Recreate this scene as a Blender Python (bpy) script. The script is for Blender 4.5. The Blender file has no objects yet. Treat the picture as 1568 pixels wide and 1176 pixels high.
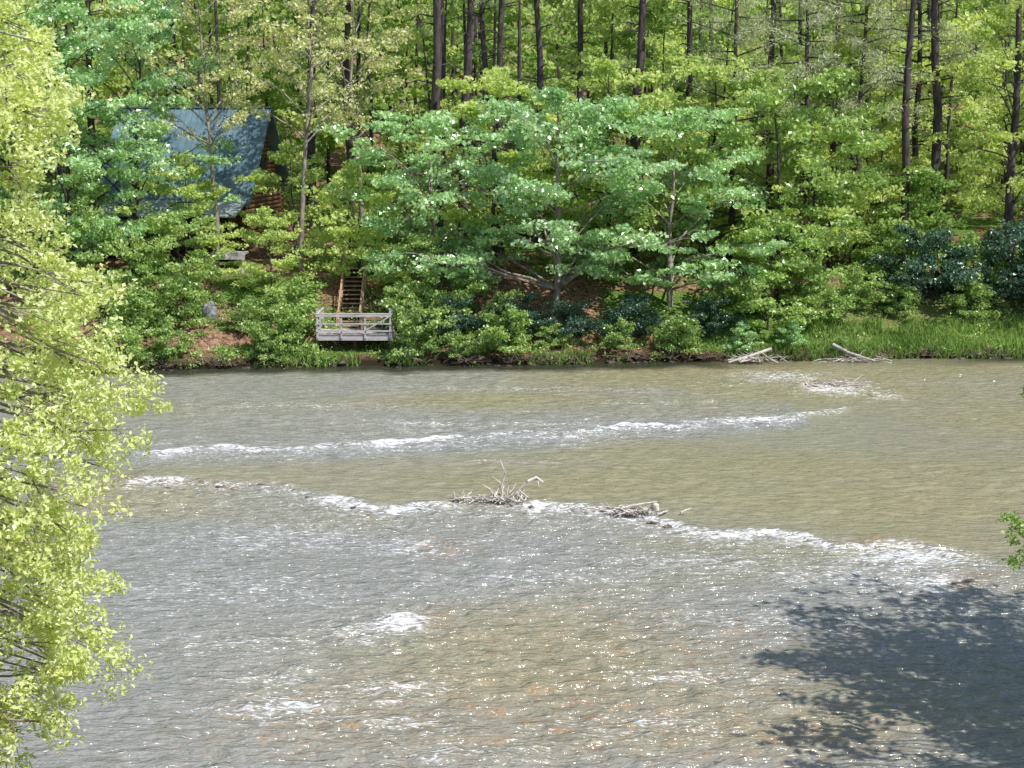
import bpy, math
import numpy as np
from mathutils import Vector

# ------------------------------------------------------------------ helpers
def V(*a): return np.array(a, float)
_tab = np.random.default_rng(99).random((256,256))
def vn(x, y, ox=0.0, oy=0.0):
    x = np.asarray(x, float)+ox+1000.0; y = np.asarray(y, float)+oy+1000.0
    xi = np.floor(x).astype(int); yi = np.floor(y).astype(int)
    fx = x-xi; fy = y-yi
    fx = fx*fx*(3-2*fx); fy = fy*fy*(3-2*fy)
    a=_tab[xi%256,yi%256]; b=_tab[(xi+1)%256,yi%256]; c=_tab[xi%256,(yi+1)%256]; d=_tab[(xi+1)%256,(yi+1)%256]
    return (a*(1-fx)+b*fx)*(1-fy)+(c*(1-fx)+d*fx)*fy
def fbm(x,y,o=4,ox=0.0):
    s=0;a=.5;f=1.0
    for i in range(o):
        s=s+a*vn(x*f,y*f,ox+17.3*i,5.1*i); a*=.5; f*=2.03
    return s/(1-.5**o)
def sstep(a,b,x):
    t=np.clip((np.asarray(x,float)-a)/(b-a),0,1); return t*t*(3-2*t)

class MB:
    def __init__(s): s.v=[];s.f=[];s.m=[];s.t=[];s.sm=[];s.n=0
    def add(s,v,f,m=0,t=.5,smooth=False):
        v=np.asarray(v,float).reshape(-1,3); f=np.asarray(f,int).reshape(-1,4)
        s.v.append(v); s.f.append(f+s.n); s.n+=len(v)
        s.m.append(np.full(len(f),m)); s.sm.append(np.full(len(f),smooth))
        s.t.append(np.broadcast_to(np.asarray(t,float),(len(f),)).copy())
    def pack(s):
        return (np.concatenate(s.v),np.concatenate(s.f),np.concatenate(s.m),np.concatenate(s.t),np.concatenate(s.sm))
    def addpack(s,P,loc,rz,sc,dt=0):
        v,f,m,t,sm=P;c1,s1=math.cos(rz),math.sin(rz)
        w=np.stack([(v[:,0]*c1-v[:,1]*s1)*sc+loc[0],(v[:,0]*s1+v[:,1]*c1)*sc+loc[1],v[:,2]*sc+loc[2]],1)
        s.v.append(w);s.f.append(f+s.n);s.n+=len(w);s.m.append(m);s.t.append(np.clip(t*.55+dt,0,1));s.sm.append(sm)
    def box(s,c,size,m=0,rz=0,t=.5):
        hx,hy,hz=[a/2 for a in size]
        p=np.array([[x,y,z] for z in(-hz,hz) for y in(-hy,hy) for x in(-hx,hx)])
        if rz:
            c1,s1=math.cos(rz),math.sin(rz); x=p[:,0]*c1-p[:,1]*s1; y=p[:,0]*s1+p[:,1]*c1; p[:,0]=x;p[:,1]=y
        s.add(p+np.array(c),[[0,2,3,1],[4,5,7,6],[0,1,5,4],[2,6,7,3],[0,4,6,2],[1,3,7,5]],m,t)
    def beam(s,a,b,w,h,m=0,t=.5):
        a=np.array(a,float);b=np.array(b,float);d=b-a;d/=np.linalg.norm(d)
        up=V(0,0,1) if abs(d[2])<.95 else V(0,1,0)
        sd=np.cross(d,up);sd/=np.linalg.norm(sd);u=np.cross(sd,d)
        p=[q+sd*i*w/2+u*j*h/2 for q in(a,b) for i,j in((-1,-1),(1,-1),(1,1),(-1,1))]
        s.add(p,[[0,1,2,3],[7,6,5,4],[0,4,5,1],[1,5,6,2],[2,6,7,3],[3,7,4,0]],m,t)
    def tube(s,pts,rads,sides=6,m=0,t=.5):
        P=np.array(pts,float);n=len(P)
        T=np.gradient(P,axis=0);T/=np.linalg.norm(T,axis=1)[:,None]+1e-9
        ref=V(0,0,1) if abs(T[0][2])<.8 else V(1,0,0)
        A=np.cross(T,ref);A/=np.linalg.norm(A,axis=1)[:,None]+1e-9
        B=np.cross(T,A)
        an=np.arange(sides)*2*math.pi/sides
        R=np.broadcast_to(np.asarray(rads,float),(n,))
        ring=P[:,None,:]+R[:,None,None]*(np.cos(an)[None,:,None]*A[:,None,:]+np.sin(an)[None,:,None]*B[:,None,:])
        i,k=np.meshgrid(np.arange(n-1),np.arange(sides),indexing='ij');k2=(k+1)%sides
        f=np.stack([i*sides+k,i*sides+k2,(i+1)*sides+k2,(i+1)*sides+k],-1)
        s.add(ring.reshape(-1,3),f,m,t,True)
    def leaves(s,C,R,n,size,m,rng,up=.7,asp=.75,tj=.5,needle=False):
        C=np.asarray(C,float).reshape(-1,3);R=np.asarray(R,float).reshape(-1,3);k=len(C)
        ct=rng.random(k); idx=np.repeat(np.arange(k),n);N=len(idx)
        d=rng.normal(size=(N,3));d/=np.linalg.norm(d,axis=1)[:,None]
        p=C[idx]+d*(rng.random(N)**.5)[:,None]*R[idx]
        nr=rng.normal(size=(N,3))+np.array([0,0,up]);nr/=np.linalg.norm(nr,axis=1)[:,None]
        q=d+.5*rng.normal(size=(N,3)) if needle else rng.normal(size=(N,3))
        b=np.cross(nr,q);b/=np.linalg.norm(b,axis=1)[:,None]+1e-9
        a=np.cross(b,nr)
        L=(size*rng.uniform(.6,1.35,N))[:,None];W=L*asp
        vv=np.stack([p-a*L/2,p+b*W/2+nr*L*.12+a*L*.05,p+a*L/2,p-b*W/2+nr*L*.12+a*L*.05],1)
        s.add(vv.reshape(-1,3),np.arange(N*4),m,np.clip(ct[idx]*(1-tj)+rng.random(N)*tj,0,1))
    def rock(s,c,size,rng,m=0,n=4,rough=.25):
        g=np.linspace(-1,1,n+1);fs=[];vs=[];o=0
        for ax in range(3):
            for sg in(-1,1):
                a,b=np.meshgrid(g,g,indexing='ij');q=np.zeros((n+1,n+1,3))
                q[...,ax]=sg;q[...,(ax+1)%3]=a*sg;q[...,(ax+2)%3]=b
                vs.append(q.reshape(-1,3))
                for i in range(n):
                    for j in range(n):
                        k=o+i*(n+1)+j;fs.append([k,k+n+1,k+n+2,k+1])
                o+=(n+1)**2
        p=np.concatenate(vs);p/=np.linalg.norm(p,axis=1)[:,None]
        sd=rng.random()*50
        r=1+rough*(vn(p[:,0]*1.7+p[:,2]*1.3,p[:,1]*1.7-p[:,2],sd)-.5)*2 if rough else 1
        p=p*(r[:,None] if rough else 1)*np.array(size)
        an=rng.random()*6.28;c1,s1=math.cos(an),math.sin(an)
        if rough: p=np.stack([p[:,0]*c1-p[:,1]*s1,p[:,0]*s1+p[:,1]*c1,p[:,2]],1)
        s.add(p+np.array(c),fs,m,rng.random(),True)
    def mesh(s,name,mats):
        v=np.concatenate(s.v);f=np.concatenate(s.f);me=bpy.data.meshes.new(name)
        me.vertices.add(len(v));me.vertices.foreach_set('co',v.ravel().astype(np.float32))
        me.loops.add(f.size);me.loops.foreach_set('vertex_index',f.ravel().astype(np.int32))
        me.polygons.add(len(f));me.polygons.foreach_set('loop_start',(np.arange(len(f))*4).astype(np.int32))
        me.polygons.foreach_set('material_index',np.concatenate(s.m).astype(np.int32))
        me.polygons.foreach_set('use_smooth',np.concatenate(s.sm).astype(bool))
        for m in mats: me.materials.append(m)
        me.update(calc_edges=True)
        at=me.attributes.new('tint','FLOAT','FACE');at.data.foreach_set('value',np.concatenate(s.t).astype(np.float32))
        return me
    def obj(s,name,mats,parent=None,loc=(0,0,0)):
        return place(name,s.mesh(name,mats),loc,parent=parent)

def place(name,me,loc=(0,0,0),rz=0,sc=1,parent=None):
    o=bpy.data.objects.new(name,me);bpy.context.scene.collection.objects.link(o)
    o.location=loc;o.rotation_euler[2]=rz;o.scale=(sc,sc,sc) if np.isscalar(sc) else sc
    if parent: o.parent=parent
    return o
def empty(name,loc=(0,0,0),rz=0):
    o=bpy.data.objects.new(name,None);bpy.context.scene.collection.objects.link(o)
    o.location=loc;o.rotation_euler[2]=rz;return o

# ------------------------------------------------------------------ materials
def newmat(name):
    m=bpy.data.materials.new(name);m.use_nodes=True;nt=m.node_tree;nt.nodes.clear()
    out=nt.nodes.new('ShaderNodeOutputMaterial');return m,nt,out
def N(nt,t,**k):
    n=nt.nodes.new(t)
    for a,b in k.items(): setattr(n,a,b)
    return n
def math_(nt,op,a,b=None,c=None,clamp=False):
    n=nt.nodes.new('ShaderNodeMath');n.operation=op;n.use_clamp=clamp
    for i,x in enumerate((a,b,c)):
        if x is None: continue
        if isinstance(x,(int,float)): n.inputs[i].default_value=x
        else: nt.links.new(x,n.inputs[i])
    return n.outputs[0]
def mixc(nt,f,a,b,bt='MIX'):
    n=nt.nodes.new('ShaderNodeMixRGB');n.blend_type=bt
    for i,x in enumerate((f,a,b)):
        if isinstance(x,(int,float)): n.inputs[i].default_value=x
        elif isinstance(x,tuple): n.inputs[i].default_value=(*x,1)
        else: nt.links.new(x,n.inputs[i])
    return n.outputs[0]
def smooth_(nt,x,a,b):
    n=nt.nodes.new('ShaderNodeMapRange');n.interpolation_type='SMOOTHSTEP'
    nt.links.new(x,n.inputs[0]);n.inputs[1].default_value=a;n.inputs[2].default_value=b
    return n.outputs[0]
def noise(nt,vec,scale,det=4,rough=.55):
    n=N(nt,'ShaderNodeTexNoise');n.inputs['Scale'].default_value=scale;n.inputs['Detail'].default_value=det;n.inputs['Roughness'].default_value=rough
    if vec is not None: nt.links.new(vec,n.inputs['Vector'])
    return n.outputs['Fac']
def mapping(nt,vec,scale=(1,1,1),rot=(0,0,0)):
    n=N(nt,'ShaderNodeMapping');n.inputs['Scale'].default_value=scale;n.inputs['Rotation'].default_value=rot
    nt.links.new(vec,n.inputs['Vector']);return n.outputs[0]

def leafmat(name,c1,c2,c3,trans=.45,rough=.45,gloss=.06):
    m,nt,out=newmat(name)
    at=N(nt,'ShaderNodeAttribute',attribute_name='tint').outputs['Fac']
    oi=N(nt,'ShaderNodeObjectInfo').outputs['Random']
    c=mixc(nt,at,c1,c2); c=mixc(nt,math_(nt,'MULTIPLY',oi,.6),c,c3)
    p=N(nt,'ShaderNodeBsdfDiffuse');nt.links.new(c,p.inputs[0])
    tr=N(nt,'ShaderNodeBsdfTranslucent')
    tc=mixc(nt,1.0,c,(1.1,1.1,.6),'MULTIPLY');nt.links.new(tc,tr.inputs[0])
    mx=N(nt,'ShaderNodeMixShader');mx.inputs[0].default_value=trans
    nt.links.new(p.outputs[0],mx.inputs[1]);nt.links.new(tr.outputs[0],mx.inputs[2]);o_=mx.outputs[0]
    if gloss:
        g=N(nt,'ShaderNodeBsdfGlossy');g.inputs['Color'].default_value=(.95,.97,.95,1);g.inputs['Roughness'].default_value=rough
        m2=N(nt,'ShaderNodeMixShader');m2.inputs[0].default_value=gloss
        nt.links.new(o_,m2.inputs[1]);nt.links.new(g.outputs[0],m2.inputs[2]);o_=m2.outputs[0]
    nt.links.new(o_,out.inputs[0])
    return m
def surf(name,c1,c2,scale=3,rough=.8,stretch=(1,1,1),bump=.3,spec=.3,tintmul=0.0,metal=0):
    m,nt,out=newmat(name)
    co=N(nt,'ShaderNodeTexCoord').outputs['Object'];v=mapping(nt,co,stretch)
    f=noise(nt,v,scale,4,.65);f=smooth_(nt,f,.3,.7)
    c=mixc(nt,f,c1,c2)
    if tintmul:
        at=N(nt,'ShaderNodeAttribute',attribute_name='tint').outputs['Fac']
        c=mixc(nt,math_(nt,'MULTIPLY',at,tintmul),c,(0.02,.018,.015))
    p=N(nt,'ShaderNodeBsdfPrincipled');nt.links.new(c,p.inputs['Base Color'])
    p.inputs['Roughness'].default_value=rough;p.inputs['Specular IOR Level'].default_value=spec;p.inputs['Metallic'].default_value=metal
    if bump:
        b=N(nt,'ShaderNodeBump');b.inputs['Strength'].default_value=bump;b.inputs['Distance'].default_value=.05
        nt.links.new(noise(nt,v,scale*3,3,.6),b.inputs['Height']);nt.links.new(b.outputs[0],p.inputs['Normal'])
    nt.links.new(p.outputs[0],out.inputs[0]);return m

M_near=leafmat('leaf_near_yellowgreen',(.46,.57,.20),(.92,.96,.52),(.80,.87,.42),.45,.4,.06)
M_mint=leafmat('leaf_mint',(.20,.42,.16),(.64,.84,.50),(.50,.76,.31),.38,.30,.12)
M_mid=leafmat('leaf_mid',(.11,.24,.05),(.56,.72,.26),(.44,.62,.17),.42,.4,.06)
M_yel=leafmat('leaf_yellow',(.50,.52,.24),(.86,.87,.50),(.68,.70,.36),.45,.45,.05)
M_bg=leafmat('leaf_background',(.17,.33,.08),(.86,.93,.42),(.70,.80,.32),.48,.5,0)
M_dark=leafmat('leaf_dark',(.035,.09,.06),(.12,.23,.15),(.08,.16,.09),.2,.3,.06)
M_needle=leafmat('pine_needles',(.36,.43,.25),(.68,.72,.50),(.48,.54,.32),.35,.5,.05)
M_grass=leafmat('grass_blades',(.11,.22,.05),(.40,.56,.17),(.28,.42,.10),.4,.5,0)
M_bark=surf('bark_dark',(.035,.028,.032),(.12,.095,.10),4,.9,(1,1,.25),.5)
M_barkl=surf('bark_pale',(.16,.13,.11),(.42,.38,.33),3,.85,(1,1,.4),.3)
M_root=surf('root_wood',(.07,.05,.035),(.22,.17,.13),3,.85,(1,1,.4),.3)
M_wood=surf('weathered_wood',(.40,.37,.38),(.62,.58,.59),3,.8,(1,1,4),.2,tintmul=.3)
M_stair=surf('cedar_wood',(.36,.22,.13),(.52,.34,.22),3,.8,(1,1,1),.2,tintmul=.3)
M_log=surf('log_wall_wood',(.14,.075,.045),(.32,.18,.10),2,.75,(.4,1,3),.3,tintmul=.3)
M_dk=surf('dark_stained_wood',(.05,.03,.02),(.11,.07,.05),3,.8)
M_roof=surf('blue_metal_roof',(.08,.15,.20),(.19,.28,.34),.8,.38,(1,1,.4),.05,.5)
M_roof2=surf('grey_metal_roof',(.28,.33,.36),(.40,.45,.48),1.2,.45,(1,1,1),.05,.5)
M_glass=surf('window_glass',(.02,.03,.035),(.04,.05,.06),1,.08,(1,1,1),0,.7)
M_stick=surf('driftwood',(.48,.43,.38),(.82,.77,.71),3,.85,(1,1,1),.3,tintmul=.35)
M_rock=surf('wet_river_rock',(.10,.07,.05),(.34,.25,.18),2.5,.4,(1,1,1),.5,.5,tintmul=.4)
M_rockd=surf('dark_bank_rock',(.04,.032,.025),(.15,.12,.09),2.5,.6,(1,1,1),.5,.4,tintmul=.5)
M_stone=surf('grey_stone',(.07,.08,.09),(.34,.36,.38),7,.8,(1,1,1),.5,.3)
M_grill=surf('grill_enamel',(.55,.6,.66),(.65,.7,.75),3,.3,(1,1,1),0,.6)
M_black=surf('black_metal',(.02,.02,.02),(.05,.05,.05),3,.5)

# ------------------------------------------------------------------ terrain
def bank(X):
    return 90.4+.095*X+1.3*(fbm(X*.16,X*0+3.3,3)-.5)+.5*(vn(X*.9,X*0+1.7)-.5)-np.clip(X-36,0,80)*.25-np.clip(-X-40,0,80)*.05
def terrain(X,Y):
    X=np.asarray(X,float);Y=np.asarray(Y,float)
    s=Y-bank(X)
    n=fbm(X*.12,Y*.12,4,3)-.5; n2=fbm(X*.9,Y*.9,3,9)-.5
    far=np.interp(s,[-6,-1,0,.5,2.2,5,9,14,25,60,140,300,900,4000],[-1.4,-.6,-.15,.45,.8,2.3,4.1,4.7,5.6,12,30,60,90,120])
    far=far+n*np.clip(s,0,8)*.14*(1+np.clip(s-30,0,300)*.02)+n2*.25*sstep(0,2,s)
    tn=np.clip((28.5-Y)/28,0,30)
    near=np.where(tn>0,12.3*np.minimum(tn,1.2)**1.5+n2*.3*sstep(0,.2,tn),-1.4*sstep(28.5,33,Y))
    return np.where(Y>60,far,near)
def gz(x,y): return float(terrain(np.array([x]),np.array([y]))[0])

def gridmesh(name,xs,ys,zf,mat,attrs=None,smooth=True):
    X,Y=np.meshgrid(xs,ys,indexing='ij');Z=zf(X,Y)
    v=np.stack([X,Y,Z],-1).reshape(-1,3);nx,ny=len(xs),len(ys)
    i,j=np.meshgrid(np.arange(nx-1),np.arange(ny-1),indexing='ij');k=(i*ny+j).ravel()
    f=np.stack([k,k+ny,k+ny+1,k+1],1)
    mb=MB();mb.add(v,f,0,.5,smooth);me=mb.mesh(name,[mat])
    if attrs:
        for an,fn in attrs.items():
            a=me.attributes.new(an,'FLOAT','POINT');a.data.foreach_set('value',fn(X,Y).ravel().astype(np.float32))
    return place(name,me)

def mossf(X,Y):
    s=Y-bank(X)
    a=sstep(.44,.58,fbm(X*.3,Y*.35,4,70))
    return np.maximum(a,sstep(15,19,X)*sstep(0,.4,s)*(1-sstep(6.5,9,s))*.7)
m,nt,out=newmat('forest_floor')
pos=N(nt,'ShaderNodeNewGeometry').outputs['Position']
b=noise(nt,pos,3.5,5,.7);g=noise(nt,pos,9,2,.7)
mo=N(nt,'ShaderNodeAttribute',attribute_name='moss').outputs['Fac']
c=mixc(nt,smooth_(nt,b,.35,.65),(.08,.045,.03),(.36,.21,.14))
c=mixc(nt,smooth_(nt,g,.5,.75),c,(.46,.33,.25))
c=mixc(nt,mo,c,mixc(nt,smooth_(nt,g,.4,.6),(.06,.11,.025),(.16,.25,.06)))
z=N(nt,'ShaderNodeSeparateXYZ');nt.links.new(pos,z.inputs[0])
wet=smooth_(nt,z.outputs['Z'],.75,.2);c=mixc(nt,wet,c,(.03,.025,.015))
p=N(nt,'ShaderNodeBsdfDiffuse');nt.links.new(c,p.inputs[0])
bp=N(nt,'ShaderNodeBump');bp.inputs['Strength'].default_value=.7;bp.inputs['Distance'].default_value=.12;nt.links.new(g,bp.inputs['Height']);nt.links.new(bp.outputs[0],p.inputs['Normal'])
nt.links.new(p.outputs[0],out.inputs[0]);M_floor=m
xs=np.concatenate([np.linspace(-2500,-80,22)[:-1],np.linspace(-80,-42,30)[:-1],np.arange(-42,44,.45),np.linspace(44,80,30)[1:],np.linspace(80,2500,22)[1:]])
ys=np.concatenate([np.linspace(-600,-10,12)[:-1],np.arange(-10,34,1.0),np.linspace(34,82,20)[:-1],np.arange(82,112,.4),np.arange(112,190,2.0),np.linspace(190,3500,36)[1:]])
gridmesh('ground',xs,ys,terrain,M_floor,{'moss':mossf})

# ------------------------------------------------------------------ river
W1=np.array([(-30,65.5),(-15.9,66.3),(-10.8,66.8),(-7.4,67.3),(-4.75,68.4),(-.1,69.7),(3.5,70.7),(7.8,72.3),(12.3,74.2),(16.1,76.1),(18.8,77.0)])
W2=np.array([(-20,61.5),(-14.8,60.7),(-11.8,59.9),(-8.9,59),(-6.7,57.4),(-5.1,56),(-3.2,56.5),(-1.3,57.1),(.4,56.8),(3.5,55.5),(4.6,55),(6.2,52.8),(8.85,52.3),(11,51),(13.4,51),(14.3,49.3)])
def w1y(X,Y): return np.interp(X,W1[:,0],W1[:,1])+1.3*(vn(X*.40,X*0+9)-.5)+.7*(vn(X*1.5,Y*.5)-.5)
def w2y(X,Y): return np.interp(X,W2[:,0],W2[:,1])+1.2*(vn(X*.45,Y*.2)-.5)+.9*(vn(X*1.4,Y*.6)-.5)
def foamf(X,Y):
    d1=Y-w1y(X,Y)
    on1=sstep(-17,-15,X)*(1-sstep(15.5,18,X))
    k1=.50+.38*sstep(.25,.7,vn(X*.6,X*0,7))
    f1=np.where(d1<0,np.exp(-(d1/1.1)**2),np.exp(-(d1/.4)**2))*on1*k1
    f1b=np.where(d1<0,np.exp(d1/3.2),0)*on1*.44
    f1c=np.exp(-((d1-2.6)/.9)**2)*on1*.45*vn(X*.4,X*0,77)
    d2=Y-w2y(X,Y)
    on2=sstep(-16,-14.5,X)*(1-sstep(14.1,15,X))
    k2=.38+.36*sstep(.3,.65,vn(X*.6,X*0,31))+.25*sstep(9,13,X)
    f2=np.where(d2<0,.45*np.exp(-(d2/.9)**2)+.55*np.exp(d2/3.2),np.exp(-(d2/.35)**2))*on2*k2
    f=np.maximum(np.maximum(np.maximum(f1,f1b),f2),f1c)
    def blob(x,y,rx,ry,a):
        return a*np.exp(-((X-x)/rx)**2-((Y-y)/ry)**2)
    for q in [(17.0,82.0,2.6,3.2,.82),(15.0,86,3.4,2.8,.62),(19.2,79.8,1.8,2.4,.68),(-3.2,42.8,.9,1.0,.9),(-3.9,42.0,1.8,1.4,.5),(-5.4,36.3,1.7,1.1,.60),(-3,37.6,1.4,.9,.55),(-5.9,38.2,1.4,.7,.48),(12.8,49.6,2.6,1.9,.74),(13.0,46.8,1.8,1.4,.58),(10,47.5,3,1.5,.48),(-3.6,50.8,2.2,1.3,.5),(4.5,38.5,2.0,.6,.46),(-2.4,35.2,1.2,.7,.5),(0,64,3,.9,.55),(-4.3,72.3,2.5,.8,.65),(-8,52,5,2.5,.40),(-9,46,5,2.5,.34),(-7,41,3,1,.36),(1,47,4,.8,.36),(7,43,3,.8,.40),(3,35,3,1,.36),(-1,33.5,2,.6,.42),(-10,77,6,1,.45),(0,82,8,1,.42),(6,49,4,1.5,.40),(8,78,4,.8,.4)]:
        f=np.maximum(f,blob(*q))
    return np.clip(f,0,1.2)
def chopf(X,Y):
    a=np.interp(X,W1[:,0],W1[:,1]);b=np.interp(X,W2[:,0],W2[:,1])
    b=np.where(X>14,49.5-(X-14)*.8,b)
    mid=sstep(0,1.2,Y-b)*(1-sstep(-4.5,-2.0,Y-a))
    mid=np.where(X>14,sstep(0,3,Y-b)*(1-sstep(78,84,Y)),mid)
    ch=1-.70*mid-.25*sstep(0,3,Y-a)*(1-mid)
    return ch*(1-.6*sstep(-4,-1,Y-bank(X)))
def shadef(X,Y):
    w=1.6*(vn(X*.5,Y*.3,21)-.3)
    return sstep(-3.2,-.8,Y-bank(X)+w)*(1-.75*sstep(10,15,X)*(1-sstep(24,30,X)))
def shal(X,Y):
    f=0*X
    for x,y,rx,ry,a in [(14.0,46.8,1.3,1.1,1),(-2.3,50.6,.9,1.3,1),(-2.0,42.6,.7,1.4,.9),(17.8,84.5,3,1.5,.8),(12.6,88.2,8,1.5,.5),(3.5,41,6,3,.5),(2,36,6,3,.75),(6,35,5,3,.6),(-4,35,4,2.5,.5),(12,51.5,1.3,.8,.6),(16.5,57,5,5,.2),(-13.5,60.3,2,.4,.8),(-1.2,36.2,.7,.6,.8),(-5.2,37.2,.5,.8,.7)]:
        f=np.maximum(f,a*np.exp(-((X-x)/rx)**2-((Y-y)/ry)**2))
    return f
def waterz(X,Y):
    Xr=X+.18*Y; Yr=Y-.12*X
    fo=foamf(X,Y)
    ins=np.exp(-np.clip(np.abs(X)-40,0,400)/6)
    calm=(.6+.5*sstep(.35,.65,vn(X*.07,Y*.12,40)))*(.35+.65*chopf(X,Y))
    calm=calm*(1-.3*sstep(60,88,Y))
    z=(.12*(fbm(Xr*.9,Yr*2.1,2,3)-.5)+.13*(vn(Xr*1.9,Yr*3.6,8)-.5)+.07*(vn(Xr*3.6,Yr*5.5,2)-.5))*calm
    z=z+.20*fo*(fbm(X*2.1,Y*2.8,3,11)-.35)
    d1=Y-w1y(X,Y); on1=sstep(-16.5,-15,X)*(1-sstep(15.2,18.8,X))
    z=z+on1*.13*np.exp(-((d1+.25)/.5)**2)*(.5+vn(X*.8,X*0,3))-on1*.05*np.exp(-((d1-.45)/.35)**2)
    d2=Y-w2y(X,Y); on2=sstep(-16,-14.5,X)*(1-sstep(14.1,15,X))
    z=z+on2*.12*sstep(-.6,.5,d2)*np.exp(-np.clip(d2,0,99)/4)
    return z*ins
bigf=lambda X,Y: sstep(.32,.72,fbm(X*.05+Y*.03,Y*.10-X*.02,3,55)+.16-.0040*(Y-45)-.010*X)*(.2+.8*chopf(X,Y))
m,nt,out=newmat('river_water')
pos=N(nt,'ShaderNodeNewGeometry').outputs['Position']
at_=lambda s:N(nt,'ShaderNodeAttribute',attribute_name=s).outputs['Fac']
fo=at_('foam');sh=at_('shallow');bg_=at_('silt_reflection');ch=at_('chop');bsh=at_('bank_shade')
st=noise(nt,mapping(nt,pos,(.9,3.0,1),(0,0,-.14)),1.0,3,.6)
fine=noise(nt,mapping(nt,pos,(3.0,7.0,1),(0,0,-.14)),1.0,2,.6)
spk=noise(nt,mapping(nt,pos,(4.0,11,1),(0,0,.1)),1.0,2,.7)
c=mixc(nt,bg_,(.31,.285,.175),(.295,.30,.285))  # silt colour; its olive end also has the forest's reflection painted in
bed=noise(nt,mapping(nt,pos,(1.2,2.2,1)),1.0,3,.7)
c=mixc(nt,math_(nt,'MULTIPLY',smooth_(nt,bed,.50,.66),math_(nt,'ADD',math_(nt,'MULTIPLY',sh,.8),.05),clamp=True),c,(.44,.26,.13))
c=mixc(nt,math_(nt,'MULTIPLY',sh,.25),c,(.33,.235,.14))
c=mixc(nt,math_(nt,'MULTIPLY',smooth_(nt,st,.5,.3),.38),c,(.115,.13,.095))
c=mixc(nt,math_(nt,'MULTIPLY',bsh,.92),c,(.020,.024,.016))  # dark reflection and shade of the far bank painted into the water colour
cm=math_(nt,'MULTIPLY_ADD',ch,.09,-.09)
fa=math_(nt,'ADD',math_(nt,'MULTIPLY',st,.45),math_(nt,'MULTIPLY',fine,.55))
fa=math_(nt,'ADD',math_(nt,'ADD',fa,cm),math_(nt,'MULTIPLY',fo,.27))
ff=math_(nt,'MULTIPLY',smooth_(nt,fa,.605,.82),.9)
sp=smooth_(nt,math_(nt,'ADD',math_(nt,'ADD',spk,cm),math_(nt,'ADD',math_(nt,'MULTIPLY',fo,.22),math_(nt,'MULTIPLY',st,.14))),.715,.80)
ff=math_(nt,'MAXIMUM',ff,math_(nt,'MULTIPLY',sp,.85))
c=mixc(nt,ff,c,(.88,.89,.93))
p=N(nt,'ShaderNodeBsdfPrincipled');nt.links.new(c,p.inputs['Base Color'])
p.inputs['IOR'].default_value=1.45;p.inputs['Specular IOR Level'].default_value=.62
nt.links.new(math_(nt,'MULTIPLY_ADD',ff,.5,.14),p.inputs['Roughness'])
h=math_(nt,'ADD',math_(nt,'MULTIPLY',st,.6),math_(nt,'MULTIPLY',fine,.4))
bp=N(nt,'ShaderNodeBump');nt.links.new(math_(nt,'MULTIPLY_ADD',ch,.5,.5),bp.inputs['Strength']);bp.inputs['Distance'].default_value=.35
nt.links.new(h,bp.inputs['Height']);nt.links.new(bp.outputs[0],p.inputs['Normal'])
nt.links.new(p.outputs[0],out.inputs[0]);M_water=m
xs=np.concatenate([np.linspace(-2500,-60,18)[:-1],np.linspace(-60,-30,40)[:-1],np.arange(-30,32,.14),np.linspace(32,60,40)[1:],np.linspace(60,2500,18)[1:]])
ys=np.concatenate([np.arange(26,60,.10),np.arange(60,96,.14)])
gridmesh('river_water',xs,ys,waterz,M_water,{'foam':foamf,'shallow':shal,'silt_reflection':bigf,'chop':chopf,'bank_shade':shadef})

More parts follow.
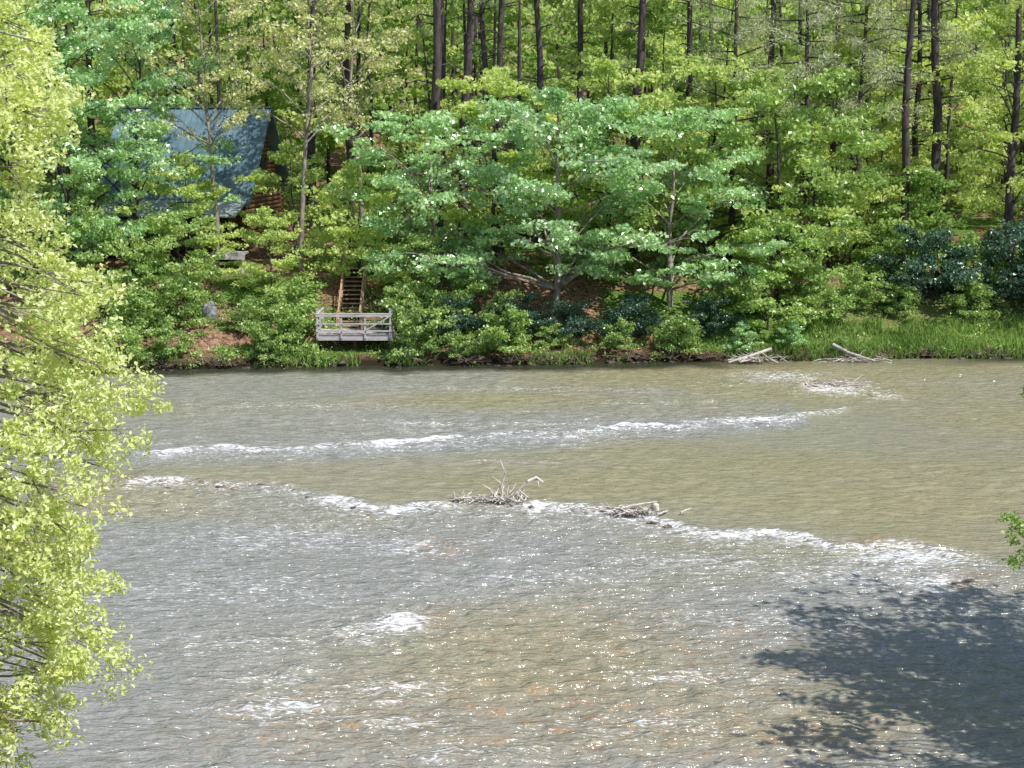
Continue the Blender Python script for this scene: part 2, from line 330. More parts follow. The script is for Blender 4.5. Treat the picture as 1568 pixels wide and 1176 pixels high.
# ------------------------------------------------------------------ trees
def broadleaf(name,seed,H,base,R,limbs=20,sub=8,n=60,ls=.28,flat=.4,cr=1.0,leaf=None,bark=None,tr=.2,up=.7,low=.0,pack=False,ltw=True):
    rg=np.random.default_rng(seed);mb=MB();C=[];Rr=[]
    leaf=leaf or M_mid;bark=bark or M_bark
    ks=np.linspace(0,1,8)
    wob=np.stack([np.cumsum(rg.normal(0,.018*H/2,8)),np.cumsum(rg.normal(0,.018*H/2,8))],1);wob[0]=0
    T=np.stack([wob[:,0],wob[:,1],ks*H*.93],1)
    def tp(h): return V(np.interp(h,T[:,2],T[:,0]),np.interp(h,T[:,2],T[:,1]),h)
    T[0,2]=-.5
    mb.tube(T,tr*(1-.88*ks**.9),8 if ltw else 5,0)
    for i in range(limbs):
        f=(i+.5)/limbs;h=base+(H*.92-base)*f
        az=i*2.399+rg.uniform(-.4,.4)
        env=R*math.sqrt(max(.08,1-((f-.38)/.72)**2));L=env*rg.uniform(.5,1.2)
        st=tp(max(h-L*.35,base*.6));dz=L*rg.uniform(.05,.45)*(1+.6*f)
        d=V(math.cos(az),math.sin(az),0);pts=[]
        for u in np.linspace(0,1,6):
            pts.append(st+d*L*u+V(0,0,dz*math.sin(u*1.75)+ (L*.3)*u*(1-low))+rg.normal(0,.05*L,3)*u)
        r0=tr*.42*(1-.6*f)*(L/R)**.5
        if ltw or i%3==0: mb.tube(pts,r0*(1-.85*np.linspace(0,1,6)),5 if ltw else 3,0)
        P=np.array(pts)
        for j in range(sub):
            u=rg.uniform(.3,1.0) if j else 1.0
            q=np.array([np.interp(u,np.linspace(0,1,6),P[:,k]) for k in range(3)])
            a2=az+rg.uniform(-1.5,1.5);l2=L*rg.uniform(.12,.42)*(1.1-u*.5)
            e=q+V(math.cos(a2)*l2,math.sin(a2)*l2,rg.uniform(-.25,.3)*l2)
            if ltw: mb.tube([q,(q+e)/2+V(0,0,.06*l2),e],[r0*.3,r0*.2,.012],3,0)
            rr=cr*rg.uniform(.5,1.2);C.append(e);Rr.append((rr,rr,rr*flat))
    for j in range(6):
        e=tp(H*.9)+V(*rg.normal(0,R*.18,2),rg.uniform(-.5,.6));C.append(e);Rr.append((cr*.8,cr*.8,cr*.5))
    mb.leaves(C,Rr,n,ls,1,rg,up)
    return mb.pack() if pack else mb.mesh(name,[bark,leaf])
def pine(name,seed,H,cb,R,n=42,tr=.3,tuft=.55,br=44):
    rg=np.random.default_rng(seed);mb=MB();C=[];Rr=[]
    ks=np.linspace(0,1,10);T=np.stack([np.cumsum(rg.normal(0,.13,10)),np.cumsum(rg.normal(0,.13,10)),ks*H-.3],1)
    mb.tube(T,tr*(1-.75*ks),9,0)
    for i in range(22):
        h=rg.uniform(.15,cb/H)*H;a=rg.uniform(0,6.28);q=V(np.interp(h,T[:,2],T[:,0]),np.interp(h,T[:,2],T[:,1]),h);l=rg.uniform(.5,2.6)
        mb.tube([q,q+V(math.cos(a)*l*.5,math.sin(a)*l*.5,.1*l),q+V(math.cos(a)*l,math.sin(a)*l,rg.uniform(-.2,.2)*l)],[.06,.04,.01],4,0)
    for i in range(br):
        f=(i+.5)/br;h=cb+(H-cb)*f;a=i*2.399+rg.uniform(-.5,.5)
        L=R*(1-f)**.6*rg.uniform(.5,1.1)+.4;q=V(np.interp(h,T[:,2],T[:,0]),np.interp(h,T[:,2],T[:,1]),h)
        e=q+V(math.cos(a)*L,math.sin(a)*L,L*rg.uniform(-.1,.35))
        mb.tube([q,(q+e)/2,e],[.07,.045,.015],4,0)
        for j in range(6):
            u=rg.uniform(.4,1.05);c=q+(e-q)*u+rg.normal(0,.22,3);r=tuft*rg.uniform(.6,1.2);C.append(c);Rr.append((r,r,r*.6))
    mb.leaves(C,Rr,n,.34,1,rg,.2,.16,needle=True)
    return mb.mesh(name,[M_bark,M_needle])
def put(name,me,x,y,rz=0,sc=1,parent=None,dz=0):
    return place(name,me,(x,y,gz(x,y)+dz),rz,sc,parent)

t_syc=broadleaf('sycamore_a',11,13.5,2.0,8.0,34,9,54,.30,.32,1.05,M_mint,M_barkl,.26,.9,.7)
t_syc2=broadleaf('sycamore_b',12,12,1.5,5.8,26,8,52,.29,.34,1.0,M_mint,M_barkl,.2,.9,.7)
t_mid=broadleaf('maple_a',13,12,1.2,5.0,22,7,50,.28,.45,.95,M_mid,M_bark,.18,.7,.6)
t_mid2=broadleaf('maple_c',23,12,2.2,5.2,20,7,46,.29,.45,.95,M_bg,M_bark,.18,.7,.6)
t_tall=broadleaf('tulip_a',14,20,1.5,5.5,36,8,50,.29,.42,1.0,M_mint,M_bark,.24,.8,.5)
t_tallm=broadleaf('tulip_b',15,19,3,5.5,30,7,42,.30,.45,1.05,M_bg,M_bark,.22,.6,.4)
t_sparse=broadleaf('birch_a',16,23,9,5.5,28,6,28,.24,.5,.8,M_yel,M_barkl,.20,.5,.2)
t_small=broadleaf('under_a',17,6.5,.3,3.0,20,6,40,.23,.45,.7,M_mid,M_bark,.08,.7,.7)
t_small2=broadleaf('under_b',18,7.5,.5,3.0,20,6,36,.25,.45,.7,M_bg,M_bark,.09,.7,.6)
t_shrub=broadleaf('shrub_a',19,2.6,.1,1.9,18,6,34,.19,.6,.45,M_mid,M_bark,.04,.7,.8)
t_shrub2=broadleaf('shrub_b',20,3.2,.1,1.7,18,6,32,.20,.6,.45,M_mint,M_bark,.04,.7,.8)
t_dark=broadleaf('rhodo',40,4.2,.1,3.2,26,8,46,.22,.7,.7,M_dark,M_bark,.07,.8,.8)
t_pA=pine('pine_a',50,31,18.5,4.2,22,.42)
t_pB=pine('pine_b',51,30,17,4.0,22,.32)
t_pC=pine('pine_c',52,23,9,4.6,40,.26,.85,42)

R_=[('sycamore_tree',t_syc,2.6,96,.3,1),('sycamore_tree',t_syc2,9.8,97,1.4,1.05),('sycamore_tree',t_syc2,-4.8,98.5,4,.95),
 ('maple_tree',t_mid,16.8,99.5,2.2,1.15),('tulip_poplar_tree',t_tall,-27.0,97,0,1),('tulip_poplar_tree',t_tall,-31.5,101,2,1.05),('tulip_poplar_tree',t_tall,-24.3,100.5,4.6,.92),
 ('birch_tree',t_sparse,-13.6,101,.5,1),('birch_tree',t_sparse,-18.9,100.5,2.9,.95),('birch_tree',t_sparse,-9.5,104,4.2,.97),('maple_tree',t_small2,-9.2,98,1,1.05),('maple_tree',t_small2,-14.4,104.4,3,1.05),
 ('dogwood_tree',t_small,-20.0,95.2,0,.85),('dogwood_tree',t_small2,-14.6,96.0,2.5,.8),('dogwood_tree',t_small2,-20.4,99.5,.5,1.05),('dogwood_tree',t_small,15.6,95.2,3.5,1.05),
 ('maple_tree',t_mid,21,104,.8,1.1),('maple_tree',t_tallm,24,110,.3,.9),('dogwood_tree',t_small,-25,94,1.2,.9),('maple_tree',t_mid2,6,102,5,1.15),('maple_tree',t_mid,-28.5,95.5,3,.8),
 ('dogwood_tree',t_small,-6.0,95.2,4.4,.75),('maple_tree',t_mid2,19.5,101.5,.9,.85),('maple_tree',t_tallm,34,107,1.3,.95),('maple_tree',t_mid2,-1,103,2,1.1),('maple_tree',t_mid2,12.8,103,3,1.2)]
for n_,me,x,y,rz,sc in R_: put(n_,me,x,y,rz,sc)
for x,y,rz,sc in [(26.5,99.2,0,.95),(31.5,99.6,2.3,1.1),(36,101,1,1),(3.5,93.3,.7,.5),(-3.4,93.2,.7,.5),(.4,93.6,2,.5),(7,94.2,3,.5),(12,94.5,1,.45)]: put('rhododendron_bush',t_dark,x,y,rz,sc)
rg=np.random.default_rng(8)
for x in np.arange(-33,21,3.3):
    xx=x+rg.uniform(-1,1)
    if -12.6<xx<-6.1 or -19<xx<-16.3: continue
    s=rg.uniform(.4,1.8)
    put('riverside_shrub',[t_shrub,t_shrub2,t_shrub][rg.integers(3)],xx,float(bank(np.array([xx]))[0])+s,rg.uniform(0,6.28),rg.uniform(.45,1.05)*(1 if xx<18 else .6))
for xx,s,sc in [(-13.4,1.6,1.0),(-5.6,1.2,1.1),(-12.8,4,1),(-6.2,3.8,1.0),(-19.8,4.5,1),(19,4,.9),(-2,4.5,1.1),(13,4.5,1.1),(18,6.5,1),(-22,3.8,1),(-15.6,3.6,.7),(21.5,5.6,.9),(24,4.6,.7),(28.5,4.4,.8),(33.5,4.5,.8),(29.5,7.5,1.2),(25,8,1.2),(35,7,1.3)]:
    put('riverside_shrub',t_shrub,xx,float(bank(np.array([xx]))[0])+s,xx*3,sc)
for i,(x,y,me,sc) in enumerate([(-4.9,104,t_pA,1),(-3.5,107.5,t_pA,.92),(-.9,108,t_pB,1),(1.7,110,t_pB,1),(8.2,108,t_pA,.98),(-10.8,106.5,t_pB,1),(4.6,113,t_pB,1),(-2,112,t_pB,.95),
   (17.3,106,t_pB,1),(25.9,105,t_pB,1.02),(29.3,109,t_pA,.95),(33.6,106.5,t_pB,1),(22.5,111,t_pB,.97),(19.2,104.5,t_pC,1.0),(28.5,113,t_pC,1.1),(12.5,112,t_pB,1),(-15,117,t_pA,1),(-27.5,104,t_pB,.95),(14.4,104,t_pC,.95),(23.2,106,t_pC,.95)]):
    put('pine_tree',me,x,y,i*1.7,sc)
rg=np.random.default_rng(5);fb=MB()
pk=[broadleaf('b',30+i,16+2*i,1.5,5+.5*i,20,6,24,.50,.5,1.25,tr=.22,up=.5,low=.4,pack=True,ltw=False) for i in range(4)]
pkf=[broadleaf('b',60+i,16+2*i,1.5,5.5+.5*i,20,5,18,.75,.5,1.5,tr=.22,up=.5,low=.4,pack=True,ltw=False) for i in range(3)]
pks=[broadleaf('b',70+i,6.5,.3,3.0,18,6,28,.28,.5,.8,tr=.08,up=.6,low=.6,pack=True,ltw=False) for i in range(2)]
for row,(Y0,sp) in enumerate([(118,7.4),(127,7.4),(138,7.2),(151,7.5),(168,8.5),(190,10)]):
    hw=Y0*.36+4
    for x in np.arange(-hw,hw,sp):
        xx=x+rg.uniform(-2.5,2.5);yy=Y0+rg.uniform(-3,3)
        if row==0 and (-32<xx<-13 or -7<xx<2): continue
        P=pk[rg.integers(4)] if row<3 else pkf[rg.integers(3)]
        fb.addpack(P,(xx,yy,gz(xx,yy)),rg.uniform(0,6.28),rg.uniform(.7,1.2),rg.uniform(-.15,.5))
for k in range(40):
    xx=rg.uniform(-40,42);yy=rg.uniform(103,121)
    if -31<xx<-14 and yy<119: continue
    fb.addpack(pks[k%2],(xx,yy,gz(xx,yy)),rg.uniform(0,6.28),rg.uniform(.5,1.0),rg.uniform(-.15,.4))
for k in range(80):
    xx=rg.uniform(-44,46);yy=rg.uniform(112,142)
    if -31<xx<-15 and yy<119: continue
    z0=gz(xx,yy);h=rg.uniform(18,27);l=rg.normal(0,.5,4);r=rg.uniform(.09,.24)
    fb.tube([(xx,yy,z0-.4),(xx+l[0]*.3,yy,z0+h*.35),(xx+l[0]*.5+l[1]*.4,yy+l[2]*.3,z0+h*.7),(xx+l[0]+l[1],yy+l[2],z0+h)],[r,r*.85,r*.65,r*.2],6,0)
fb.obj('background_forest',[M_bark,M_bg])

def near_tree():
    rg=np.random.default_rng(77);mb=MB();C=[];Rr=[]
    bx,by=-11.8,25.0;b0=gz(bx,by)
    T=np.array([[bx,by,b0-.5],[bx+.1,by+.1,3],[bx+.5,by+.2,6],[bx+.4,by+.3,9],[bx+.8,by+.4,12],[bx+1.3,by+.3,15],[bx+1.6,by+.2,18]])
    mb.tube(T,[.36,.31,.27,.22,.17,.11,.04],9,0)
    prof=[(3.2,-9.0),(3.7,-8.2),(4.2,-7.1),(4.8,-6.75),(5.6,-6.75),(6.4,-7.2),(7.0,-6.95),(7.4,-7.2),(7.9,-6.6),(8.5,-6.2),(9.2,-6.15),(9.8,-6.3),(10.5,-6.75),(11.2,-6.6),(12,-6.95),(13,-7.05),(14,-7.0),(15,-7.35),(16,-8.3),(17,-9.0),(18,-9.6)]
    pz=[a for a,b in prof];px=[b for a,b in prof]
    for z in np.arange(3.7,17.2,.27):
        ex=np.interp(z,pz,px)
        for k in range(14):
            az=rg.uniform(-1.9,1.9) if k else rg.uniform(-.35,.35)
            tx=np.interp(z,T[:,2],T[:,0]);ty=np.interp(z,T[:,2],T[:,1])
            rad=(ex-tx)*(rg.uniform(.8,1.0) if k<8 else rg.uniform(.2,.85))
            e=V(tx+math.cos(az)*rad,ty+math.sin(az)*rad*1.0,z+rg.uniform(-.2,.2))
            if vn(e[0]*.9+e[1]*.6,e[2]*.8,12)<.20: continue
            if k%2==0 or k>8:
                h=min(z+rg.uniform(-.5,1.6),17);q=V(np.interp(h,T[:,2],T[:,0]),np.interp(h,T[:,2],T[:,1]),h)
                mid=(q+e)/2+V(0,0,.35)+rg.normal(0,.15,3)
                mb.tube([q,q*.6+mid*.4+rg.normal(0,.06,3),mid,mid*.45+e*.55+rg.normal(0,.08,3),e],[.06,.05,.035,.022,.008],5,0)
            for j in range(3):
                c=e+rg.normal(0,.26,3);c[0]=min(c[0],ex+.15)
                r=rg.uniform(.18,.40);C.append(c);Rr.append((r,r,r*.8))
                mb.tube([e+V(-.3,0,.1),(e+c)/2,c],[.012,.009,.004],3,0)
    mb.leaves(C,Rr,56,.105,1,rg,.6,.6)
    mb.obj('oak_tree',[M_barkl,M_near])
near_tree()

def right_tree():
    rg=np.random.default_rng(78);mb=MB();C=[];Rr=[]
    bx,by=19.5,26.0;b0=gz(bx,by)
    T=np.array([[bx,by,b0-.5],[bx+.2,by+1,3],[bx,by+2.6,6],[bx-.2,by+4,9],[bx-.6,by+6,12],[bx-.6,by+7,16]])
    mb.tube(T,[.4,.34,.28,.22,.15,.05],9,0)
    for i in range(190):
        d=rg.normal(size=3);d/=np.linalg.norm(d)
        if i<110: c0=V(19.6,34.6,11.5)+d*V(6.6,5.4,4.0)*rg.uniform(.2,1.08)
        else: c0=V(18.2,29.0,10)+d*V(6.0,5.2,3.6)*rg.uniform(.2,1.08)
        if c0[0]<.37*c0[1]: c0[0]=.37*c0[1]+rg.uniform(0,1)
        h=min(c0[2],15);q=V(np.interp(h-1.5,T[:,2],T[:,0]),np.interp(h-1.5,T[:,2],T[:,1]),h-1.5)
        mb.tube([q,(q+c0)/2+V(0,0,.4),c0],[.07,.045,.015],4,0)
        for j in range(5):
            C.append(c0+rg.normal(0,.7,3));r=rg.uniform(.4,.95);Rr.append((r,r,r*.6))
    mb.leaves(C,Rr,26,.27,1,rg,.5,.7);C=[];Rr=[]
    for tip in [(9.62,30,6.3),(9.85,30.2,5.9),(9.75,30.0,5.45),(9.88,30.6,8.75),(9.95,30.1,5.6),(9.75,30,6.05)]:
        tip=np.array(tip);q=V(14,29.7,tip[2]+.8)
        mb.tube([T[2],q,q*.2+tip*.8+V(0,0,.12),tip],[.04,.02,.008,.004],5,0)
        for j in range(6): C.append(tip+V(rg.uniform(0,.5),rg.uniform(-.2,.2),rg.uniform(-.12,.12)));Rr.append((.16,.16,.10))
    mb.leaves(C,Rr,20,.10,1,rg,.5,.5)
    mb.obj('elm_tree',[M_bark,M_mid])
right_tree()

# ------------------------------------------------------------------ bank details
rg=np.random.default_rng(21);mb=MB()
X=rg.uniform(-42,44,28000);X=np.where((X<16)&(rg.random(28000)<.3),rg.uniform(16,42,28000),X)
S=rg.uniform(0,1,28000)**1.1*np.where(X>16,3.8,2.2)+.05
keep=(vn(X*.5,S*.7,3)>.52)|((X>16)&(vn(X*.6,S*.9,3)>.28));X=X[keep];S=S[keep];Y=bank(X)+S;Z=terrain(X,Y)
n=len(X);hh=rg.uniform(.18,.5,n)*np.where(X>16,1.3,1)*(.6+.8*vn(X*.8,Y*.8,5));a=rg.uniform(0,6.28,n);w=.04
dx=np.cos(a)*w;dy=np.sin(a)*w;lx=rg.normal(0,.16,n);ly=rg.normal(0,.16,n)
v=np.stack([np.stack([X-dx,Y-dy,Z-.03],1),np.stack([X+dx,Y+dy,Z-.03],1),np.stack([X+dx*.7+lx*.4,Y+dy*.7+ly*.4,Z+hh*.6],1),np.stack([X+lx,Y+ly,Z+hh],1)],1)
mb.add(v.reshape(-1,3),np.arange(n*4),0,np.clip(rg.random(n)*.5+.5*vn(X*.5,Y*.9,66),0,1))
mb.obj('riverbank_grass',[M_grass])
mb=MB();n=3400
X=rg.uniform(-42,44,n);S=rg.uniform(.1,18,n);k=vn(X*.3,S*.35,60)+.25*(rg.random(n)-.5)>.46
X=X[k];S=S[k];Y=bank(X)+S;Z=terrain(X,Y)
C=np.stack([X,Y,Z+.15],1);r=rg.uniform(.3,.8,len(X));mb.leaves(C,np.stack([r,r,r*.5],1),28,.16,0,rg,1.0,.7)
mb.obj('groundcover_plants',[M_mid])
mb=MB()
for i in range(130):
    x=rg.uniform(-34,36);s=rg.uniform(-.3,.5);r=rg.uniform(.07,.22)*(1.6 if rg.random()<.1 else 1);y=float(bank(np.array([x]))[0])+s
    mb.rock((x,y,max(gz(x,y),0)+r*.02),(r*1.3,r,r*.5),rg,0,3,.35)
mb.obj('riverbank_rocks',[M_rockd])
mb=MB()
for i in range(50):
    x=rg.choice([-13,-10.5,-6.5,-1,5])+rg.normal(0,1.1);x=min(max(x,-15),14.5)
    y=float(w2y(np.array([x]),np.array([np.interp(x,W2[:,0],W2[:,1])]))[0])+rg.normal(-.2,.45);r=rg.uniform(.06,.17)
    mb.rock((x,y,rg.uniform(-.03,.02)),(r*1.6,r,r*.45),rg,0,3,.35)
for x,y,r in [(14.0,46.7,.28),(13.4,47.4,.2),(-2.2,50.5,.16),(17.5,83.8,.35),(16.6,84.1,.3),(18.5,80,.25),(18.2,82.5,.22),(-14.6,61.1,.3),(-13.7,60.6,.25)]:
    mb.rock((x,y,-.06),(r*1.9,r*1.1,r*.4),rg,0,4,.35)
mb.obj('weir_rocks',[M_rock])
def sticks(mb,cx,cy,cz,rx,ry,n,L,up,rg,r=.02):
    for i in range(n):
        b=V(cx+rg.normal(0,rx*.5),cy+rg.normal(0,ry*.5),cz+abs(rg.normal(0,.06)))
        a=rg.uniform(0,6.28);l=L*rg.uniform(.4,1.2);e=rg.uniform(0,up)
        d=V(math.cos(a)*math.cos(e),math.sin(a)*math.cos(e),math.sin(e));c=rg.normal(0,.16*l,3)
        pts=[b-d*l*.4,b+c*.3,b+d*l*.3+c*.8,b+d*l*.6+c];pts=[V(p[0],p[1],max(p[2],cz-.1)) for p in pts]
        rr=r*rg.uniform(.5,1.5);mb.tube(pts,[rr,rr,rr*.7,rr*.3],4,0,rg.random())
mb=MB()
sticks(mb,-.2,56.9,.2,.8,.4,70,.75,.7,rg,.022);sticks(mb,-1.5,56.9,.12,1.0,.3,70,.6,.25,rg,.022)
for k,(pts,r) in enumerate([([(-.3,57.1,.1),(-.4,57.1,.6),(-.25,57.1,1.1),(-.45,57.1,1.6)],.05),([(-.35,57.1,.5),(-.1,57.1,.8),(-.2,57,1.25)],.03),([(-.4,57.1,.7),(-.75,57,1.0),(-.6,57,1.3)],.025),
   ([(.1,57,.1),(.3,57,.55),(.65,56.9,.85),(.95,56.9,.9),(1.0,56.9,.62)],.05),([(.6,56.9,.82),(.9,56.9,.98),(1.15,56.9,.8)],.08),([(-.2,57,.2),(.3,57,.45),(.6,57,.2)],.04),([(-.6,57,.1),(-.8,57,.5),(-1.1,57,.7)],.03)]):
    mb.tube(pts,np.linspace(r,r*.4,len(pts)),5,0,.0)
mb.obj('driftwood_pile',[M_stick])
mb=MB();sticks(mb,4.3,55.0,.14,1.1,.4,110,.7,.3,rg,.026);mb.tube([(3.4,55,.15),(4.3,55.1,.35),(5.2,55.1,.5)],[.04,.05,.03],5,0,.1)
mb.rock((5.15,55.1,.22),(.18,.12,.24),rg,0,3,.2);mb.obj('driftwood_pile',[M_stick])
mb=MB();sticks(mb,17.0,83.2,.08,1.8,.9,45,1.0,.25,rg,.025);mb.obj('driftwood_pile',[M_stick])
mb=MB();sticks(mb,14.2,91.0,.2,1.6,.5,60,1.3,.5,rg,.03)
mb.tube([(12.6,90.7,.1),(13.8,91.0,.4),(15.2,91.4,.8)],[.06,.09,.10],6,0,.6);mb.obj('driftwood_pile',[M_stick])
mb=MB();sticks(mb,20,91.6,.1,2.4,.4,40,1.1,.3,rg,.025);mb.tube([(19,92.4,.9),(19.8,91.8,.5),(21.2,91.0,.12)],[.12,.10,.06],7,0,1.0);mb.obj('driftwood_log',[M_stick])
mb=MB()
for cx in np.arange(-24,30,1.3):
    x=cx+rg.uniform(-1,1)
    if -12.5<x<-6: continue
    y=float(bank(np.array([x]))[0]);sticks(mb,x,y+.1,.3,1.0,.5,14,1.2,.9,rg,.02)
mb.obj('bank_brushwood',[M_root])
mb=MB();mb.rock((-18.1,93.6,gz(-18.1,93.6)+.35),(.34,.3,.55),rg,0,6,.6);mb.obj('pale_boulder',[M_stone])

# ------------------------------------------------------------------ river deck with stairs
dk=empty('riverside_deck',(-9.2,91.0,0));FZ=1.72
mb=MB()
for i in range(22): mb.box((-2.13+i*.2028,1.5,FZ-.02+.001*(i%2)),(.19,3.0,.04),0,0,rg.random())
mb.obj('deck_boards',[M_wood],dk)
mb=MB();mb.box((0,-.03,FZ-.20),(4.42,.05,.34),0,0,.1);mb.box((-2.2,1.5,FZ-.2),(.05,2.98,.34),0,0,.2);mb.box((2.2,1.5,FZ-.2),(.05,2.98,.34),0,0,.2)
for i in range(5): mb.box((-1.6+i*.8,1.5,FZ-.16),(.05,2.9,.2),0,0,.8)
mb.obj('fascia',[M_wood],dk)
mb=MB()
for x in(-1.9,0,1.9):
    for y in(.5,2.6): mb.box((x,y,FZ-1.45),(.16,.16,2.2),0,0,.9)
mb.obj('support_posts',[M_dk],dk)
mb=MB()
for x in(-2.12,-.72,.66,2.12): mb.box((x,-.1,FZ+.46+(.12 if abs(x)>2 else 0)),(.1,.09,1.4 if abs(x)<2 else 1.72),0,0,.2)
for y in(1.4,2.85):
    for x in(-2.12,2.12): mb.box((x,y,FZ+.52),(.1,.09,1.3),0,0,.3)
mb.box((0,-.1,FZ+1.20),(4.5,.16,.05),0,0,0);mb.box((0,-.165,FZ+1.09),(4.4,.035,.12),0,0,.1);mb.box((0,-.165,FZ+.62),(4.4,.035,.09),0,0,.2);mb.box((0,-.165,FZ+.2),(4.4,.035,.09),0,0,.2)
for x in(-2.12,2.12):
    mb.box((x,1.42,FZ+1.20),(.14,2.95,.045),0,0,.1)
    for z_ in(.62,.2): mb.box((x*1.03,1.42,FZ+z_),(.035,2.9,.09),0,0,.2)
mb.beam((.7,-.2,FZ+.25),(2.05,-.2,FZ+1.03),.03,.07,0,.1)
for x in(-2.12,2.12): mb.box((x,-.1,FZ+.46+1.01),(.14,.13,.05),0,0,0)
mb.obj('railing',[M_wood],dk)
mb=MB();ns=14;z0=FZ;z1=5.0;y0=2.6;y1=7.2
for i in range(ns):
    f=(i+.5)/ns;mb.box((-.55,y0+(y1-y0)*f,z0+(z1-z0)*f),(1.2,.30,.05),0,0,rg.random()*.5)
    mb.box((-.55,y0+(y1-y0)*f+.14,z0+(z1-z0)*f-.12),(1.16,.03,.16),1)
for x in(-1.2,.1):
    mb.beam((x,y0,z0-.1),(x,y1,z1-.1),.06,.28,0,.2);mb.beam((x,y0,z0+.95),(x,y1,z1+.95),.09,.07,0,.0);mb.beam((x,y0,z0+.5),(x,y1,z1+.5),.04,.09,0,.0)
    for k in range(4):
        f=k/3;mb.box((x*1.0+(.07 if x>0 else -.07),y0+(y1-y0)*f,z0+(z1-z0)*f+.4),(.1,.1,1.25),0,0,.1)
mb.obj('stairs',[M_stair,M_dk],dk)
mb=MB();mb.box((.9,1.9,FZ+.45),(1.5,.4,.05),0);mb.box((.9,2.12,FZ+.75),(1.5,.04,.35),0)
for x in(.3,1.5): mb.box((x,1.9,FZ+.21),(.08,.36,.42),0)
mb.obj('bench_seat',[M_stair],dk)

# ------------------------------------------------------------------ cabin
cb=empty('log_cabin',(-22.2,111.5,0),math.radians(-8));G=4.6;EZ=9.3;RZ=14.7;hx=4.7;hy=4.6
mb=MB()
for k in range(16):
    zz=G+.15+.3*k
    if zz>EZ-.1: break
    for sy in(-1,1): mb.tube([(-hx,sy*hy,zz),(0,sy*hy,zz),(hx+.25,sy*hy,zz)],.165,8,0,rg.random())
    for sx in(-1,1): mb.tube([(sx*hx,-hy-.25,zz+.15),(sx*hx,0,zz+.15),(sx*hx,hy+.25,zz+.15)],.165,8,0,rg.random())
zz=EZ
while zz<RZ-.3:
    w=hy*(RZ-zz)/(RZ-EZ)
    for sx in(-1,1): mb.tube([(sx*hx,-w,zz),(sx*hx,0,zz),(sx*hx,w,zz)],.165,8,0,rg.random())
    zz+=.3
mb.obj('log_walls',[M_log],cb)
mb=MB()
for sy in(-1,1):
    b=V(0,sy*(hy+.7),EZ-.75)
    e=[V(-hx-.7,0,RZ+.15),V(hx+.9,0,RZ+.15),V(hx+.9,b[1],b[2]),V(-hx-.7,b[1],b[2])]
    e2=[q-V(0,0,.12) for q in e];mb.add(e+e2,[[0,1,2,3],[7,6,5,4],[0,4,5,1],[1,5,6,2],[2,6,7,3],[3,7,4,0]],0)
    for i in range(25):
        x=-hx-.68+i*(2*hx+1.56)/24;mb.beam((x,sy*.02,RZ+.18),(x,b[1],b[2]+.03),.04,.05,0)
mb.beam((-hx-.7,0,RZ+.2),(hx+.9,0,RZ+.2),.3,.08,0)
mb.obj('roof',[M_roof],cb)
mb=MB()
e=[V(-hx,-hy-.4,EZ-.55),V(hx+.6,-hy-.4,EZ-.55),V(hx+.6,-hy-3.2,EZ-1.45),V(-hx,-hy-3.2,EZ-1.45)];e2=[q-V(0,0,.1) for q in e]
mb.add(e+e2,[[0,1,2,3],[7,6,5,4],[0,4,5,1],[1,5,6,2],[2,6,7,3],[3,7,4,0]],0);mb.obj('porch_roof',[M_roof2],cb)
mb=MB();mb.box((.3,-hy-1.7,5.25),(2*hx+.4,3.1,.18),0)
for i in range(6):
    x=-hx+.3+i*1.86;mb.box((x,-hy-3.05,6.5),(.2,.2,2.9),0);mb.box((x,-hy-3.05,3.9),(.24,.24,2.4),0)
mb.box((.3,-hy-3.1,6.25),(2*hx,.08,.1),0);mb.box((.3,-hy-3.1,5.75),(2*hx,.05,.08),0)
mb.obj('porch',[M_dk],cb)
mb=MB()
for x in(-3.4,-1.2,3.2): mb.box((x,-hy-.18,6.9),(1.3,.1,1.3),0)
mb.box((1.2,-hy-.18,6.4),(1.0,.1,2.1),0);mb.box((hx+.2,0,7.2),(.1,1.3,1.3),0);mb.box((hx+.2,0,10.8),(.1,1.2,1.3),0)
mb.obj('windows',[M_glass],cb)
mb=MB()
for x in(-3.4,-1.2,3.2):
    for dx in(-.7,.7): mb.box((x+dx,-hy-.2,6.9),(.1,.16,1.5),0)
    for dz in(-.7,.7): mb.box((x,-hy-.2,6.9+dz),(1.3,.16,.1),0)
mb.obj('window_frames',[M_stair],cb)
mb=MB();b0=gz(-18.1,101)
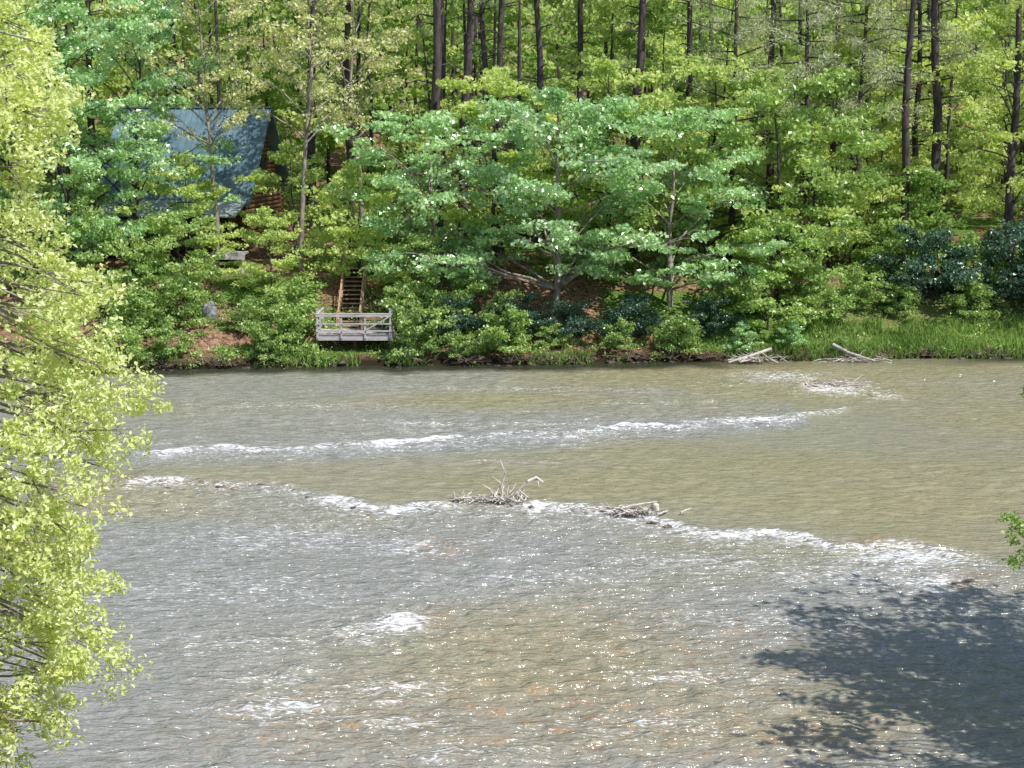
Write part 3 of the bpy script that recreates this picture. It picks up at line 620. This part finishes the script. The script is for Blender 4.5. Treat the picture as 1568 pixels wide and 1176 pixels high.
mb.box((-18.1,101,b0+1.1),(2.2,1.5,.14),0,0,0);mb.box((-18.1,100.22,b0+.9),(2.2,.05,.3),0,0,.2)
for x in(-19.0,-17.2): mb.box((x,100.5,b0+.4),(.16,.16,1.2),0,0,.3)
mb.obj('wooden_landing',[M_wood])
gx,gy=21.8,105;g0=gz(gx,gy);gr=empty('kettle_grill',(gx,gy,g0))
mb=MB();mb.rock((0,0,.95),(.33,.33,.27),rg,0,6,0);mb.obj('lid_and_bowl',[M_grill],gr)
mb=MB()
for a in(0,2.1,4.2): mb.tube([(math.cos(a)*.15,math.sin(a)*.15,.8),(math.cos(a)*.35,math.sin(a)*.35,0)],.02,6,0)
mb.tube([(-.08,0,1.26),(0,0,1.3),(.08,0,1.26)],.02,6,0);mb.obj('legs_and_handle',[M_black],gr)

# ------------------------------------------------------------------ light, sky, camera
sd=V(.78,-.62,0);sd/=np.linalg.norm(sd);el=math.radians(54)
sun=bpy.data.lights.new('sun','SUN');sun.energy=5.0;sun.angle=math.radians(.5);sun.color=(1,.955,.885)
so=bpy.data.objects.new('sun',sun);bpy.context.scene.collection.objects.link(so)
dv=Vector((sd[0]*math.cos(el),sd[1]*math.cos(el),math.sin(el)))
so.rotation_euler=dv.to_track_quat('Z','Y').to_euler();so.location=(40,-40,80)
w=bpy.data.worlds.new('World');bpy.context.scene.world=w;w.use_nodes=True
nt=w.node_tree;bg=nt.nodes['Background'];sk=nt.nodes.new('ShaderNodeTexSky');sk.sky_type='NISHITA';sk.sun_disc=False
sk.sun_elevation=el;sk.sun_rotation=math.atan2(sd[0],sd[1]);nt.links.new(sk.outputs[0],bg.inputs[0]);bg.inputs[1].default_value=.14
cam=bpy.data.cameras.new('camera');co=bpy.data.objects.new('camera',cam);bpy.context.scene.collection.objects.link(co)
cam.sensor_width=36;cam.lens=18/math.tan(math.radians(18));cam.clip_end=6000;cam.clip_start=.1
co.location=(0,0,14);co.rotation_euler=(math.radians(90-9.5),0,0);bpy.context.scene.camera=co
sc=bpy.context.scene;sc.view_settings.view_transform='Standard';sc.view_settings.look='None';sc.view_settings.exposure=0
